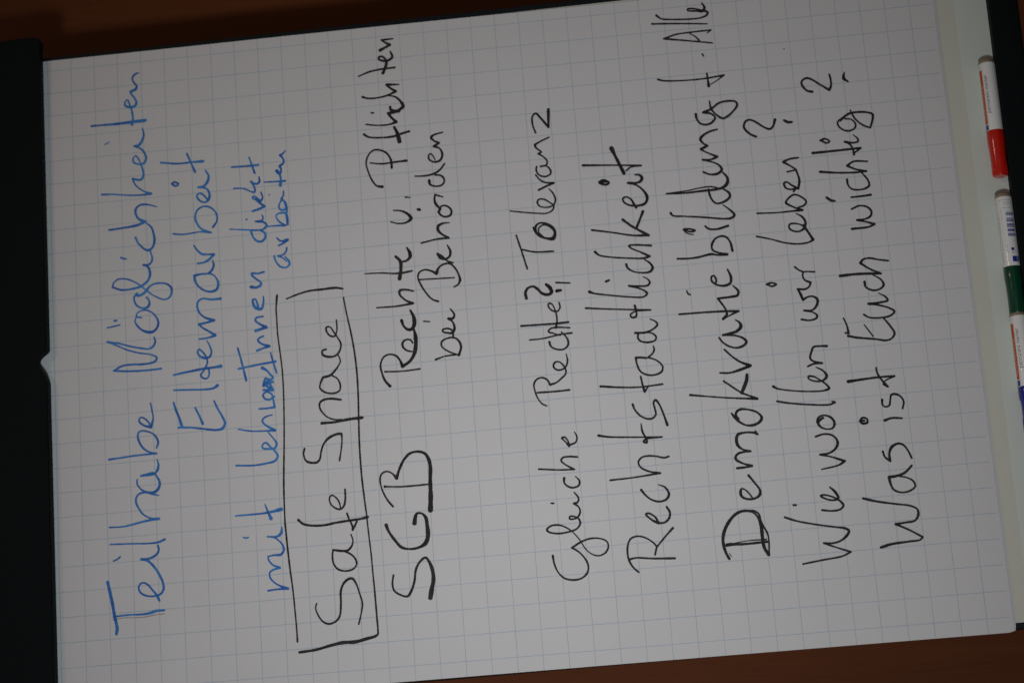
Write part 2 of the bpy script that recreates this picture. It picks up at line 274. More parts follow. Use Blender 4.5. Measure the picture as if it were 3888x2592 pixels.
# ---------------------------------------------------------------- handwriting, in tenths of a millimetre on the sheet
# each line: x,z,pen width; "!" marks a sharp turn; z counts up from the lower edge (world z 0.925)
INK = """
Teilhabe blue
- -1935,8762,32 -2019,8746,32 -2125,8725,32 -2270,8703,32 -2402,8680,32 -2453,8689,32
- -2282,8714,19 -2277,8557,19 -2282,8438,19 -2278,8358,27 -2260,8278,29 -2260,8202,19
- -2161,8248,24 -2104,8273,24 -2055,8311,19 -1992,8362,19 -1972,8404,19 -1982,8435,19 -2024,8452,19 -2072,8429,19 -2106,8366,19 -2112,8287,19 -2095,8230,24 -2051,8202,24 -1992,8205,24 -1904,8240,24 -1821,8290,24 -1757,8354,24 -1736,8417,24! -1740,8367,24 -1726,8300,24 -1693,8252,24 -1653,8235,19 -1612,8245,19
- -1730,8697,17 -1718,8660,17 -1695,8628,17
- -1563,8725,16 -1574,8508,16 -1585,8348,16 -1583,8242,21 -1559,8174,27
- -1392,8728,16 -1396,8596,16 -1387,8516,21 -1367,8408,21 -1352,8300,24 -1348,8224,29! -1338,8300,16 -1292,8379,16 -1222,8427,21 -1160,8451,21 -1110,8444,21 -1079,8412,19 -1072,8351,19 -1095,8278,19 -1112,8218,13
- -934,8431,16 -977,8433,16 -1019,8410,16 -1056,8368,19 -1074,8304,19 -1071,8248,27 -1034,8213,29 -981,8204,24 -918,8232,19 -882,8260,19 -887,8325,19 -900,8393,19! -899,8312,19 -891,8251,21 -848,8219,27 -800,8210,21 -747,8223,13
- -705,8713,21 -700,8615,19 -691,8480,19 -687,8345,19 -687,8224,19! -669,8291,19 -636,8343,19 -582,8385,21 -512,8409,21 -463,8405,21 -443,8377,16 -450,8324,16 -481,8257,16 -530,8218,21 -578,8205,24 -630,8224,16
- -165,8269,16 -248,8256,16 -317,8247,16 -412,8271,29! -393,8335,21 -359,8381,21 -328,8394,16 -305,8376,16 -320,8333,16 -364,8294,16 -412,8271,16
pencil_trace grey
- -2311,8720,8 -2302,8598,8 -2310,8505,8 -2308,8373,8 -2296,8266,8 -2296,8203,8
Möglichkeiten blue
- 181,8146,21 178,8262,21 179,8384,21 190,8534,21 204,8636,21! 246,8546,21 251,8450,21 245,8341,21 248,8259,21 266,8204,24 299,8189,24 335,8243,16 364,8365,16 406,8486,16 461,8594,16 512,8695,21! 484,8579,19 438,8444,19 410,8336,19 399,8268,19 420,8223,24 466,8200,24 519,8209,13
- 732,8332,16 746,8379,19 767,8384,16 799,8353,16 807,8288,16 780,8228,16 727,8181,19 663,8160,24 606,8179,24 574,8221,32 577,8282,29 611,8343,21 663,8386,19 706,8401,16 746,8383,16
- 658,8691,16 676,8560,16
- 723,8616,21 726,8592,21
- 986,8372,29 957,8400,19 908,8399,19 861,8373,19 831,8322,21 834,8271,27 868,8245,24 911,8251,19 941,8274,19
- 966,8365,27 973,8320,27 1001,8282,29 1040,8249,24 1071,8201,19 1077,8121,19 1059,8053,19 1018,8014,24 968,8010,24 915,8038,19 900,8086,16 926,8154,16 975,8228,16 1041,8301,16 1088,8354,16 1131,8422,16 1157,8490,16 1159,8559,16 1128,8608,16 1081,8623,21! 1044,8535,21 1043,8425,21 1062,8328,27 1098,8272,24 1144,8236,24 1206,8227,24 1269,8252,24 1286,8293,24! 1282,8245,21 1312,8207,21 1358,8200,19 1431,8219,16
- 1388,8527,19 1373,8497,19 1368,8472,19
- 1586,8366,24 1535,8347,19 1482,8307,19 1438,8246,27 1457,8198,24 1525,8170,27 1610,8176,24 1683,8199,19 1727,8244,16
- 1894,8134,13 1928,8230,19 1929,8310,21 1891,8353,24 1837,8355,24 1781,8325,24 1746,8257,29! 1716,8348,27 1702,8487,21 1694,8640,21
- 2083,8705,21 2074,8587,16 2049,8434,16 2036,8282,19 2041,8187,27! 2069,8253,16 2115,8314,16 2162,8354,16 2222,8376,21! 2202,8297,24 2228,8266,24 2289,8262,21 2363,8282,16 2433,8308,16 2468,8337,16 2443,8363,16 2400,8360,19 2372,8299,19 2381,8250,24 2425,8227,24 2484,8239,19 2539,8279,19 2575,8348,21! 2581,8299,27 2628,8262,27 2691,8243,21 2761,8254,13
- 2626,8658,11 2644,8614,11
- 2843,8795,21 2841,8676,19 2838,8536,27 2842,8367,32 2845,8223,35
- 2813,8364,29 2884,8352,21 2973,8363,19 3036,8382,19 3091,8404,16 3074,8427,16 3031,8429,21 3007,8383,27 3011,8334,29 3047,8309,24 3108,8331,19 3151,8360,19 3178,8368,24! 3201,8311,29 3233,8301,24 3276,8328,16 3315,8344,16 3350,8331,24 3372,8301,19 3379,8273,11
Elternarbeit blue
- -442,7993,21 -453,7865,21 -479,7731,21 -501,7604,24 -489,7543,29 -440,7517,27 -368,7542,21 -282,7586,21 -202,7619,19
- -180,8033,21 -257,8013,24 -341,7982,24 -438,7956,32
- -255,7814,21 -332,7779,21 -425,7743,27
- -54,8026,19 -65,7850,19 -75,7715,19 -70,7620,24 -45,7576,32
- 103,8022,21 126,7843,24 140,7706,24 144,7598,24 149,7533,35
- 133,7659,16 72,7658,19 37,7683,19 46,7726,19 79,7743,19 118,7714,19 203,7670,19 266,7685,19 320,7720,19 345,7750,19 322,7767,19 283,7755,21 249,7695,27 262,7640,24 308,7625,19 372,7640,19 429,7668,11
- 451,7748,16 456,7653,19 475,7577,29! 524,7643,19 564,7703,19 606,7742,24! 614,7674,21 633,7584,29! 672,7678,19 726,7731,19 790,7751,24 845,7740,21 871,7691,19 854,7609,21 853,7507,29
- 1129,7619,19 1115,7578,16 1074,7543,16 1012,7524,27 955,7544,29 936,7599,24 957,7674,19 1009,7733,21 1070,7765,24 1122,7768,27! 1131,7694,21 1132,7623,19 1165,7583,27 1212,7563,24 1264,7572,13
- 1246,7728,21 1252,7662,21 1281,7603,27 1326,7556,29! 1332,7617,19 1341,7679,24 1377,7719,21 1442,7761,13
- 1618,7554,24 1672,7514,19 1735,7507,19 1802,7540,19 1844,7604,19 1843,7666,19 1805,7716,19 1743,7735,21 1674,7718,21 1610,7675,19 1561,7577,21! 1580,7690,16 1573,7787,16 1571,7883,16 1587,7972,19
- 2126,7966,21 2140,7934,19 2116,7896,21 2097,7926,19 2123,7965,21
- 2059,7692,21 2064,7636,27 2106,7593,29 2169,7577,24 2237,7608,13
- 2058,7678,19 2045,7623,19 2021,7592,19 1969,7575,24 1916,7587,27 1891,7625,19 1907,7670,19 1946,7703,21 1975,7706,21 1993,7676,19 1968,7636,19 1911,7594,19
- 2366,8073,21 2337,7896,19 2337,7757,19 2335,7629,29
- 2436,7795,19 2361,7767,19 2294,7742,19 2229,7717,27
mit blue
- -2154,7159,19 -2148,7053,19 -2150,6958,27! -2116,7039,19 -2072,7099,16 -2021,7133,19 -1976,7131,19 -1952,7093,19 -1939,7030,27! -1903,7101,19 -1851,7138,16 -1817,7143,16! -1809,7077,19 -1809,7015,27 -1769,6982,24 -1722,6989,19 -1673,7024,16 -1637,7068,16 -1620,7140,16! -1628,7048,24 -1596,7000,32 -1538,6991,16
- -1606,7381,16 -1616,7355,16 -1610,7332,16
- -1386,7448,16 -1386,7302,19 -1384,7169,19 -1375,7076,27 -1360,6989,38
- -1297,7149,13 -1375,7122,21 -1443,7095,38
LehrerInnen blue
- -880,7423,19 -894,7253,19 -884,7106,21 -865,7025,24 -820,6998,24 -776,7020,19 -717,7071,19 -676,7112,19 -693,7146,19 -727,7145,21 -740,7085,21 -738,7025,24 -697,7003,24 -643,7030,16 -571,7084,13
- -514,7383,16 -545,7250,16 -555,7117,16 -557,7013,29! -510,7088,19 -466,7133,21 -439,7134,21 -411,7097,19 -398,7033,13
- -325,7163,19 -327,7093,19 -322,7005,24! -253,7015,19 -184,7030,19 -159,7085,19 -187,7117,19 -225,7101,21 -239,7055,24 -214,7004,21
- -136,7111,21 -147,7017,27! -84,7081,24 -30,7045,24! -95,7109,27 -73,7054,27 -145,7014,24
- 93,7113,32 62,7068,24 21,7036,21 -20,7008,21 -47,7046,24! -16,7081,21 -82,7105,29! -61,7010,24
- 320,7353,19 198,7325,19 -22,7281,24
- 105,7356,21 128,7166,21 145,6973,24
- 238,7019,16 140,6997,19 28,6968,21
- 275,7156,24 295,7091,21 310,7029,27! 339,7102,21 376,7141,21 397,7137,21 420,7085,19
- 482,7163,29 496,7101,27 509,7051,32! 546,7113,21 588,7158,19 615,7150,21 625,7079,19
- 833,7065,13 766,7068,21 706,7092,27 722,7152,32 776,7174,24 811,7175,19 809,7148,19 758,7130,19 709,7123,27
- 945,7187,32 933,7136,27 956,7087,27 983,7086,21 1030,7138,19 1069,7174,21 1085,7170,27 1079,7108,19 1090,7047,21
direkt blue
- 1532,7060,21 1503,7020,24 1460,7014,24 1418,7049,27 1423,7099,24 1465,7139,21 1528,7159,24
- 1578,7381,13 1558,7237,16 1539,7101,21 1543,7032,21 1582,6996,24 1616,7022,24 1633,7108,21! 1639,7041,21 1666,7029,19 1698,7039,13
- 1665,7202,21 1663,7200,21
- 1747,7133,27 1762,7070,24 1784,7004,24! 1824,7053,24 1863,7093,19 1888,7129,19 1906,7118,19 1884,7085,21 1838,7053,27! 1878,7023,19 1940,7038,16
- 2010,7321,16 1998,7218,16 1962,7150,16 1946,7106,21 1992,7101,19 2067,7139,21! 2033,7085,24 2051,7050,24 2108,7050,16
- 2241,7331,19 2235,7207,19 2234,7052,24
- 2326,7144,19 2237,7117,19 2151,7093,24
arbeiten blue
- 1180,6806,16 1222,6849,16 1244,6896,21! 1253,6841,19 1292,6805,19 1326,6799,16
- 1248,6933,21 1191,6919,19 1130,6874,19 1115,6820,19 1142,6781,24 1185,6786,21 1230,6822,16
- 1355,6880,21 1372,6835,21 1406,6787,32! 1400,6861,19 1437,6896,16
- 1568,6997,13 1566,6894,19 1560,6801,24! 1596,6852,19 1645,6888,16 1680,6891,16 1697,6847,19 1689,6792,24 1648,6780,27 1570,6777,27
- 1663,6787,21 1747,6778,24 1812,6793,19 1837,6826,19! 1783,6856,19 1740,6851,19 1725,6811,24 1754,6782,21! 1835,6812,16 1849,6832,19! 1871,6811,21 1931,6801,13
- 1903,6953,16 1902,6951,16
- 2044,7002,13 2037,6871,19 2035,6778,24
- 1991,6832,32 2078,6825,21 2160,6858,21 2154,6868,24 2115,6833,24 2156,6815,21 2200,6829,27! 2234,6786,21 2272,6788,19 2318,6819,24! 2332,6788,19 2358,6763,13
box_top black
- 832,6925,24 685,6941,16 616,6940,16 436,6938,16 249,6924,16 63,6910,16 -155,6907,16 -411,6914,16 -680,6926,16 -946,6942,19 -1145,6952,19 -1343,6956,16 -1499,6957,16
- -1495,6957,19 -1726,6945,19 -1936,6931,19 -2179,6910,16 -2368,6900,16 -2549,6892,16 -2677,6890,19
box_bottom black
- 745,6245,16 554,6220,16 372,6190,19 185,6167,19 -48,6153,19 -278,6153,19 -507,6161,19 -708,6168,19 -921,6169,19 -1121,6164,19 -1308,6152,19 -1520,6136,16
- 836,6247,19 852,6318,27 850,6454,24 845,6603,21 818,6726,19 785,6830,16
- -1517,6137,16 -1704,6127,16 -1875,6116,16 -2071,6109,16 -2266,6101,19 -2460,6096,19 -2640,6092,19 -2668,6095,19 -2686,6122,29 -2702,6201,32 -2724,6319,35 -2722,6449,35 -2740,6567,29 -2769,6712,27 -2781,6875,27
Safe black
- -2321,6682,16 -2361,6694,16 -2431,6675,16 -2506,6624,19 -2529,6569,21 -2510,6502,21 -2462,6461,21 -2341,6442,21 -2225,6437,24 -2156,6411,24 -2111,6363,27 -2105,6317,27 -2154,6283,19 -2253,6253,16 -2359,6230,19 -2460,6249,16 -2554,6277,19
- -1669,6305,13 -1736,6288,16 -1791,6308,21 -1825,6349,24 -1823,6419,24 -1807,6490,21! -1868,6501,19 -1948,6491,19 -2006,6446,19 -2026,6368,19 -2010,6298,19 -1967,6264,19 -1910,6277,19 -1862,6322,19 -1829,6380,19
- -1480,6823,27 -1523,6778,24 -1547,6700,24 -1555,6569,24 -1541,6449,24 -1531,6317,24 -1524,6198,24 -1512,6131,32
- -1457,6333,19 -1518,6314,19 -1586,6287,19 -1629,6286,21! -1548,6239,21
- -1216,6339,19 -1317,6342,21 -1384,6361,21 -1411,6399,21 -1389,6454,16 -1341,6494,16 -1284,6497,16 -1264,6474,16 -1289,6436,16 -1338,6405,16 -1405,6392,16
Space black
- -771,6724,21 -817,6736,19 -882,6723,19 -909,6694,24 -922,6615,24 -898,6580,21 -807,6555,19 -736,6525,21 -678,6462,27 -652,6381,27 -654,6343,24! -719,6342,16 -837,6360,16 -923,6378,19
- -529,6538,29 -529,6394,24 -514,6260,29 -509,6126,32
- -511,6333,16 -506,6393,16 -479,6464,16 -427,6519,16 -370,6548,21 -317,6543,21 -290,6494,24 -289,6421,24 -307,6331,24
- 18,6353,19 -46,6421,27 -63,6500,24! -122,6528,19 -169,6535,19 -218,6484,19 -235,6398,19 -214,6340,19 -154,6328,19 -90,6354,16 -51,6408,16
- 223,6453,21 213,6490,19 172,6490,24 143,6431,24 149,6359,21 196,6314,21 266,6299,19 337,6330,16 393,6363,16 447,6397,16 454,6434,19 417,6440,19 361,6406,19 350,6359,19 406,6332,16 516,6330,16
- 18,6353,16 87,6314,16 153,6332,13
SGB black
- -2107,5907,21 -2190,5922,19 -2256,5910,21 -2304,5852,19 -2325,5782,24 -2283,5744,27 -2183,5704,24 -2068,5681,24 -1994,5634,24 -1962,5580,24 -2008,5546,29 -2095,5519,38 -2186,5516,40 -2274,5538,46 -2357,5557,48
- -1606,5950,35 -1669,5930,27 -1766,5871,29 -1840,5810,29 -1864,5733,21 -1857,5641,27 -1820,5571,43 -1755,5543,46 -1650,5543,40 -1564,5554,32 -1522,5593,21 -1521,5638,24 -1561,5657,40 -1613,5667,48
- -1224,5940,29 -1226,5923,19 -1235,5838,16 -1241,5707,19 -1239,5503,16
- -1431,5870,21 -1354,5925,19 -1244,5971,16 -1150,5983,19 -1093,5962,21 -1075,5908,16 -1102,5856,16 -1152,5817,32! -1075,5789,27 -977,5736,27 -916,5671,27 -903,5593,24 -928,5522,29 -989,5486,35 -1063,5474,38 -1208,5484,38 -1352,5489,46 -1499,5501,51
Rechte black
- -63,5870,19 -74,5700,16 -68,5516,19
- -216,5826,32 -155,5872,24 -71,5900,21 11,5909,21 89,5871,19 110,5806,19 87,5744,21 33,5707,24 -26,5688,35! 18,5614,29 88,5563,40 181,5540,43 276,5538,40 346,5549,21
- 204,5569,16 237,5590,19 245,5637,21 214,5673,24 170,5669,24 132,5631,19 117,5581,16
- 449,5668,32 390,5651,24 350,5613,27 348,5573,35 386,5544,43 468,5542,38 547,5574,19
- 604,5911,16 600,5698,19 615,5540,27! 654,5614,19 722,5671,24 759,5666,27 764,5608,21 740,5528,16
- 970,6011,13 960,5838,16 942,5704,19 942,5617,24 953,5528,19
- 883,5661,40 975,5642,35 1066,5643,35 1119,5687,27
- 1057,5630,19 1066,5575,24 1104,5539,38 1153,5543,35 1200,5567,19
and_mark black
- 1488,5712,16 1463,5632,16 1469,5550,24 1504,5504,35 1551,5531,32 1593,5596,19 1608,5677,16
- 1736,5547,19 1727,5500,13
Pflichten black
- 1870,5777,32 1887,5835,21 1954,5881,19 2057,5916,16 2144,5929,19 2226,5899,19 2271,5842,19 2264,5774,21 2221,5708,21 2146,5671,24 2063,5668,27
- 2138,5888,16 2116,5769,19 2121,5632,21 2124,5511,27
- 2452,5934,27 2418,5888,21 2397,5752,19 2400,5615,27 2419,5545,24 2436,5464,27
- 2498,5616,27 2430,5588,38 2338,5571,48
- 2557,5905,19 2537,5812,16 2530,5675,19 2550,5589,29! 2601,5637,27 2654,5668,32! 2661,5599,32 2684,5542,35 2714,5510,38 2775,5537,27 2826,5589,19 2844,5663,13
- 2664,5557,35 2673,5609,32 2695,5643,32 2720,5643,27
- 2676,5843,21 2673,5821,19
- 2858,5925,27 2838,5877,21 2831,5781,19 2849,5663,21 2883,5574,27! 2925,5631,24 2965,5666,29! 2954,5539,16
- 3087,5953,16 3122,5847,21 3139,5735,21 3144,5569,21
- 3096,5696,35 3154,5668,32 3218,5654,29 3273,5686,21 3277,5724,24 3254,5731,24 3229,5688,24 3230,5630,27 3262,5589,29 3326,5606,16
- 3349,5712,35 3372,5659,27 3399,5606,29! 3430,5655,21 3460,5688,24! 3462,5570,16
bei black
- 13,5350,21 38,5253,16 43,5133,19! 90,5223,16 143,5279,19 190,5276,21 219,5221,19 219,5147,19 181,5103,24 118,5085,24 36,5113,29
- 220,5157,21 295,5162,19 320,5207,19 311,5259,21 291,5256,19 275,5210,19 273,5160,29 314,5138,27 383,5152,19 422,5196,24! 420,5147,29 457,5131,24 522,5167,13
- 418,5444,16 408,5386,16
Behörden black
- 609,5282,21 635,5340,19 702,5396,19 790,5444,19 876,5473,19 929,5456,19 952,5400,19 936,5341,19 901,5282,35! 952,5262,24 986,5216,19 993,5146,21 950,5097,19 863,5056,21 807,5049,29 767,5070,21 744,5114,16
- 854,5460,16 848,5306,16 840,5105,16
- 997,5108,19 1018,5160,19 1072,5210,21 1107,5259,24! 1057,5232,27 1044,5179,21 1068,5137,27 1119,5126,27 1188,5153,13
- 1234,5416,19 1260,5252,19 1262,5133,24! 1308,5201,21 1353,5235,32 1395,5232,32 1419,5187,21 1420,5117,13
- 1548,5217,27 1519,5205,21 1486,5156,21 1501,5098,24 1549,5087,24 1598,5128,19 1604,5182,19 1561,5208,29
- 1699,5162,13 1731,5241,21! 1678,5251,24 1628,5238,27 1574,5197,24
- 1948,5434,16 1942,5343,19 1953,5247,24 1989,5176,21 2051,5123,19
- 1887,5292,32 1844,5284,21 1818,5215,19 1835,5153,19 1885,5137,21 1927,5167,21 1941,5227,21
- 2099,5217,13 2144,5234,16 2172,5263,16 2149,5282,19 2108,5274,21 2079,5225,19 2091,5167,27 2145,5139,24 2214,5159,19 2249,5221,27! 2279,5164,24! 2310,5217,21 2347,5242,27 2372,5206,21 2389,5120,16
- 1593,5427,29 1587,5409,29
Gleiche black
- -2051,4331,24 -2131,4322,19 -2218,4290,16 -2281,4231,19 -2304,4143,21 -2292,4065,19 -2246,4009,21 -2185,3993,19 -2119,4012,19 -2040,4070,16 -1989,4137,24! -1936,4035,21 -1915,3950,19 -1922,3860,16 -1957,3794,16 -2009,3783,19 -2065,3816,19 -2089,3880,16 -2071,3943,13 -2016,4003,13 -1914,4059,13 -1831,4124,13 -1783,4185,16 -1754,4260,19 -1761,4332,19 -1793,4369,21 -1818,4347,19 -1839,4260,19 -1829,4143,19 -1807,4074,19 -1760,4038,21 -1717,4046,19 -1690,4080,16 -1681,4131,19 -1703,4139,19 -1710,4107,19 -1694,4057,19 -1644,4029,21 -1595,4040,16 -1557,4085,21! -1547,4045,21 -1506,4035,19 -1446,4073,13
- -1535,4304,19 -1539,4283,19
- -1298,4159,27 -1344,4162,19 -1382,4130,19 -1401,4082,19 -1383,4022,21 -1338,4012,19 -1291,4047,11
- -1187,4402,19 -1213,4198,16 -1221,4052,19! -1162,4141,16 -1122,4175,19 -1094,4155,19 -1089,4096,19 -1100,4012,19
- -984,4085,24 -939,4117,16 -896,4150,19 -893,4120,19 -928,4094,16 -975,4084,21! -952,4017,19 -896,4001,16 -848,4022,11
Rechte_two black
- -419,4356,21 -423,4187,19 -421,4036,21
- -561,4273,16 -538,4315,16 -477,4356,16 -401,4379,16 -327,4383,19 -283,4350,19 -272,4294,19 -302,4246,19 -351,4224,24! -335,4161,19 -295,4105,19 -253,4060,19 -202,4059,19 -156,4084,19 -126,4118,16 -128,4157,19 -164,4176,21 -201,4154,19 -209,4098,19 -176,4049,19 -117,4031,19 -53,4039,13
- 86,4197,24 37,4184,19 5,4134,19 -4,4068,19 27,4019,21 71,4009,21 120,4025,19 178,4071,13
- 124,4393,16 126,4263,16 152,4076,19 156,3965,19
- 141,4083,13 168,4147,16 190,4197,19 218,4179,19 227,4109,19 211,3981,16
- 275,4468,21 270,4265,21 267,4117,21 270,3993,24
- 224,4120,24 304,4103,19 386,4110,16 472,4143,16 481,4172,19 448,4178,19 400,4138,16 393,4090,19 430,4063,19 482,4069,16
question_mark black
- 557,4392,35 613,4398,29 658,4371,27 672,4317,24 642,4274,29 593,4233,29 573,4175,32 592,4136,38 644,4149,38 679,4183,32
- 603,4082,35 606,4042,29
- 690,4083,19 671,3944,16
Toleranz black
- 1222,4446,19 1077,4410,19 860,4360,19
- 1066,4398,19 1029,4273,19 1017,4083,21
- 1288,4267,19 1242,4250,27 1189,4207,24 1157,4143,21 1146,4070,27 1201,4048,24 1265,4067,24 1313,4130,21 1326,4197,21 1303,4236,24 1255,4245,24 1196,4213,21 1161,4142,21 1162,4075,27 1223,4057,24 1283,4106,19 1303,4165,19 1273,4211,16 1231,4215,16 1170,4162,13
- 1482,4487,16 1454,4348,16 1431,4215,16 1422,4122,16 1449,4059,19 1493,4042,19 1535,4083,16 1573,4140,19 1575,4188,21 1548,4206,19 1503,4183,16 1483,4110,16 1501,4046,19 1554,4020,19 1626,4039,19 1679,4078,11
- 1676,4180,24 1706,4106,21 1734,4023,24! 1749,4110,19 1782,4161,19 1840,4201,16
- 1926,4184,19 1881,4190,19 1828,4158,19 1811,4098,19 1838,4046,21 1888,4052,19 1923,4089,16 1923,4144,21! 1934,4082,19 1975,4073,19 2021,4105,16 2061,4156,21! 2075,4125,19 2127,4175,19 2156,4182,27 2187,4130,19 2226,4032,16
- 2286,4166,19 2378,4190,19 2463,4186,21 2495,4149,21 2441,4103,24 2333,4030,24! 2524,4017,32
Rechtstaatlichkeit black
- -2152,3596,21 -2141,3525,19 -2160,3372,19 -2177,3149,24
- -2281,3511,19 -2232,3558,19 -2161,3593,21 -2089,3602,21 -2013,3593,21 -1951,3559,19 -1932,3493,19 -1950,3424,16 -2001,3351,16 -2047,3313,19! -2125,3337,21
- -2050,3311,19 -1948,3212,19 -1881,3141,24
- -1822,3277,27 -1789,3332,21 -1725,3391,21 -1717,3365,19 -1759,3304,19 -1823,3274,24! -1819,3213,21 -1780,3168,24 -1726,3157,24 -1668,3184,19
- -1482,3415,27 -1533,3381,19 -1588,3321,19 -1612,3246,21 -1594,3177,24 -1545,3149,27 -1476,3182,19 -1445,3243,11
- -1360,3709,19 -1354,3494,16 -1333,3215,21! -1304,3328,19 -1258,3401,19 -1206,3419,19 -1163,3384,19 -1152,3321,19 -1162,3244,19 -1184,3161,19 -1175,3118,21
- -906,3787,27 -928,3691,19 -952,3459,16 -976,3164,16! -980,3325,16
- -826,3359,13 -902,3353,21 -977,3324,21 -1017,3319,24 -1008,3353,19 -977,3324,19
- -625,3424,24 -677,3409,19 -742,3362,19 -780,3300,19 -782,3242,21 -746,3206,21 -682,3211,19 -622,3217,21 -601,3196,24 -640,3167,19 -736,3134,19 -862,3102,27
- -414,3726,24 -442,3532,19 -457,3337,16 -448,3111,19
- -351,3321,19 -439,3309,21 -508,3296,24! -464,3259,13
- -170,3246,21 -160,3298,24 -157,3352,24! -214,3348,19 -298,3319,19 -338,3261,19 -348,3183,19 -320,3109,21 -272,3095,19 -229,3120,16 -191,3169,16 -165,3232,19! -129,3183,19 -90,3163,19 -52,3170,13
- 95,3337,24 92,3229,21 119,3154,19 162,3108,21 197,3128,16 224,3178,11
- 92,3304,21 41,3313,19 7,3289,19 -12,3219,19 3,3145,19 35,3133,19 72,3161,16 94,3229,16
- 396,3807,21 367,3595,16 343,3398,16 316,3163,19! 319,3295,13
- 376,3316,24 310,3305,19 263,3313,21 256,3353,19 284,3368,19 306,3342,16 320,3301,13
- 561,3757,29 540,3712,19 511,3582,16 474,3387,16 459,3216,19 489,3182,24 518,3204,19 555,3274,16 584,3357,21! 570,3246,19 572,3167,21 601,3145,21 645,3173,13 662,3205,11
- 651,3581,27 661,3550,21
- 808,3364,27 773,3354,21 731,3305,16 708,3221,16 710,3134,24 748,3103,27 799,3126,21 841,3178,11
- 969,3666,27 930,3627,19 906,3549,16 873,3352,16 856,3181,19 870,3123,27! 925,3215,16 970,3297,16 1000,3321,19 1002,3261,19 979,3097,21
- 1199,3678,21 1150,3461,16 1102,3266,19 1090,3114,29! 1144,3195,24 1208,3283,24 1278,3360,27
- 1175,3230,27 1268,3184,24 1344,3148,29
- 1392,3213,29 1440,3236,21 1485,3259,19 1513,3303,16 1499,3338,19 1457,3328,19 1420,3271,19 1410,3172,24 1428,3117,27 1482,3092,32 1554,3119,24 1624,3186,16 1658,3273,24! 1650,3191,24 1665,3143,29 1700,3127,32 1730,3150,24 1737,3194,16
- 1697,3562,24 1714,3520,21 1678,3465,24 1661,3498,24 1690,3560,24 1695,3495,27
- 1889,3714,24 1862,3427,16 1829,3124,19! 1822,3229,16 1788,3279,16
- 2041,3408,46 1953,3376,29 1850,3337,32 1763,3304,35
Demokratiebildung black
- -2226,2626,27 -2157,2655,29 -2040,2669,32 -1939,2640,35 -1842,2573,32 -1789,2504,29 -1774,2432,29 -1793,2357,21 -1852,2308,24 -1944,2289,35 -2073,2287,35 -2151,2278,32 -2218,2244,35
- -1772,2425,19 -1784,2337,19 -1820,2298,21 -1879,2289,21 -1946,2264,19 -2013,2235,19 -2078,2229,16 -2216,2240,19
- -2092,2636,35 -2089,2600,32 -2096,2470,24 -2092,2243,24
- -2078,2558,8 -2067,2429,11 -2069,2253,16
- -2173,2621,7 -2207,2601,8
- -1661,2340,16 -1610,2371,16 -1571,2405,16 -1555,2439,19 -1586,2454,29 -1630,2447,27 -1660,2401,21 -1662,2324,24 -1632,2273,29 -1583,2265,24 -1508,2309,19 -1431,2360,27
- -1350,2463,27 -1348,2383,21 -1340,2318,27! -1310,2398,19 -1265,2465,27 -1238,2468,29 -1208,2440,24 -1196,2387,21 -1195,2316,21! -1169,2391,19 -1130,2432,29 -1076,2443,35 -1021,2425,29 -1005,2355,21 -1013,2272,21 -1032,2232,24
- -1001,2251,19 -1015,2246,27
- -801,2464,16 -839,2442,29 -891,2399,24 -932,2335,19 -938,2264,27 -910,2197,29 -870,2175,27 -816,2213,21 -779,2300,19 -770,2370,24 -788,2411,27 -827,2424,27 -865,2397,16
- -582,2852,24 -609,2699,16 -639,2520,16 -665,2327,19 -679,2199,27! -642,2273,19 -604,2347,19 -473,2510,19
- -608,2345,32 -487,2286,40 -428,2275,29
- -387,2537,19 -395,2444,19 -370,2324,29 -341,2234,32! -293,2329,21 -236,2399,19 -155,2472,19
- -30,2512,19 -83,2478,19 -130,2415,19 -149,2341,21 -129,2274,27 -96,2247,29 -56,2277,21 -22,2355,19 -7,2471,24! 4,2398,24 20,2331,32 63,2286,35 105,2296,24 135,2333,13
- 245,2882,21 241,2630,19 233,2434,21 222,2294,24! 191,2373,16 159,2442,13
- 158,2452,32 197,2414,24 245,2417,21 316,2453,19 370,2487,21! 375,2355,24 385,2288,27 426,2276,27 488,2324,13
- 478,2786,16 447,2775,19 434,2754,16
- 522,2496,24 558,2482,19 606,2501,19 600,2526,21 555,2528,21 514,2486,19 495,2409,24 517,2347,29 578,2335,27 658,2360,19
- 817,2847,21 809,2735,19 813,2642,21 832,2508,24 818,2443,19 815,2349,29! 841,2434,19 874,2488,19 922,2493,24 984,2456,21 1010,2398,19 997,2344,21 938,2306,21 848,2293,27
- 1130,2539,19 1099,2509,21 1086,2431,21 1110,2312,27
- 1114,2755,27 1116,2706,21 1093,2644,19 1085,2696,19 1113,2746,19
- 1093,2748,16 1064,2711,13 1053,2666,11
- 1299,2871,27 1272,2854,19 1251,2733,16 1221,2537,19 1187,2341,19 1187,2275,24 1215,2236,29 1270,2273,19 1334,2340,11
- 1499,2324,16 1459,2272,24 1416,2262,27 1369,2317,24 1355,2404,19 1396,2444,19 1456,2464,24 1512,2469,19
- 1506,2893,19 1495,2710,19 1500,2510,24 1502,2390,24 1519,2315,32 1557,2276,35 1615,2270,27 1675,2310,16
- 1506,2893,16 1517,2682,13 1534,2547,13 1535,2440,16 1514,2376,16
- 1698,2505,19 1666,2441,19 1666,2361,27 1704,2317,29 1756,2342,19 1798,2415,16 1826,2499,21! 1822,2413,19 1845,2350,29! 1883,2420,16 1917,2477,16 1941,2505,27! 1969,2436,24! 1994,2470,19 2047,2501,27 2079,2475,27 2115,2411,21 2134,2322,19
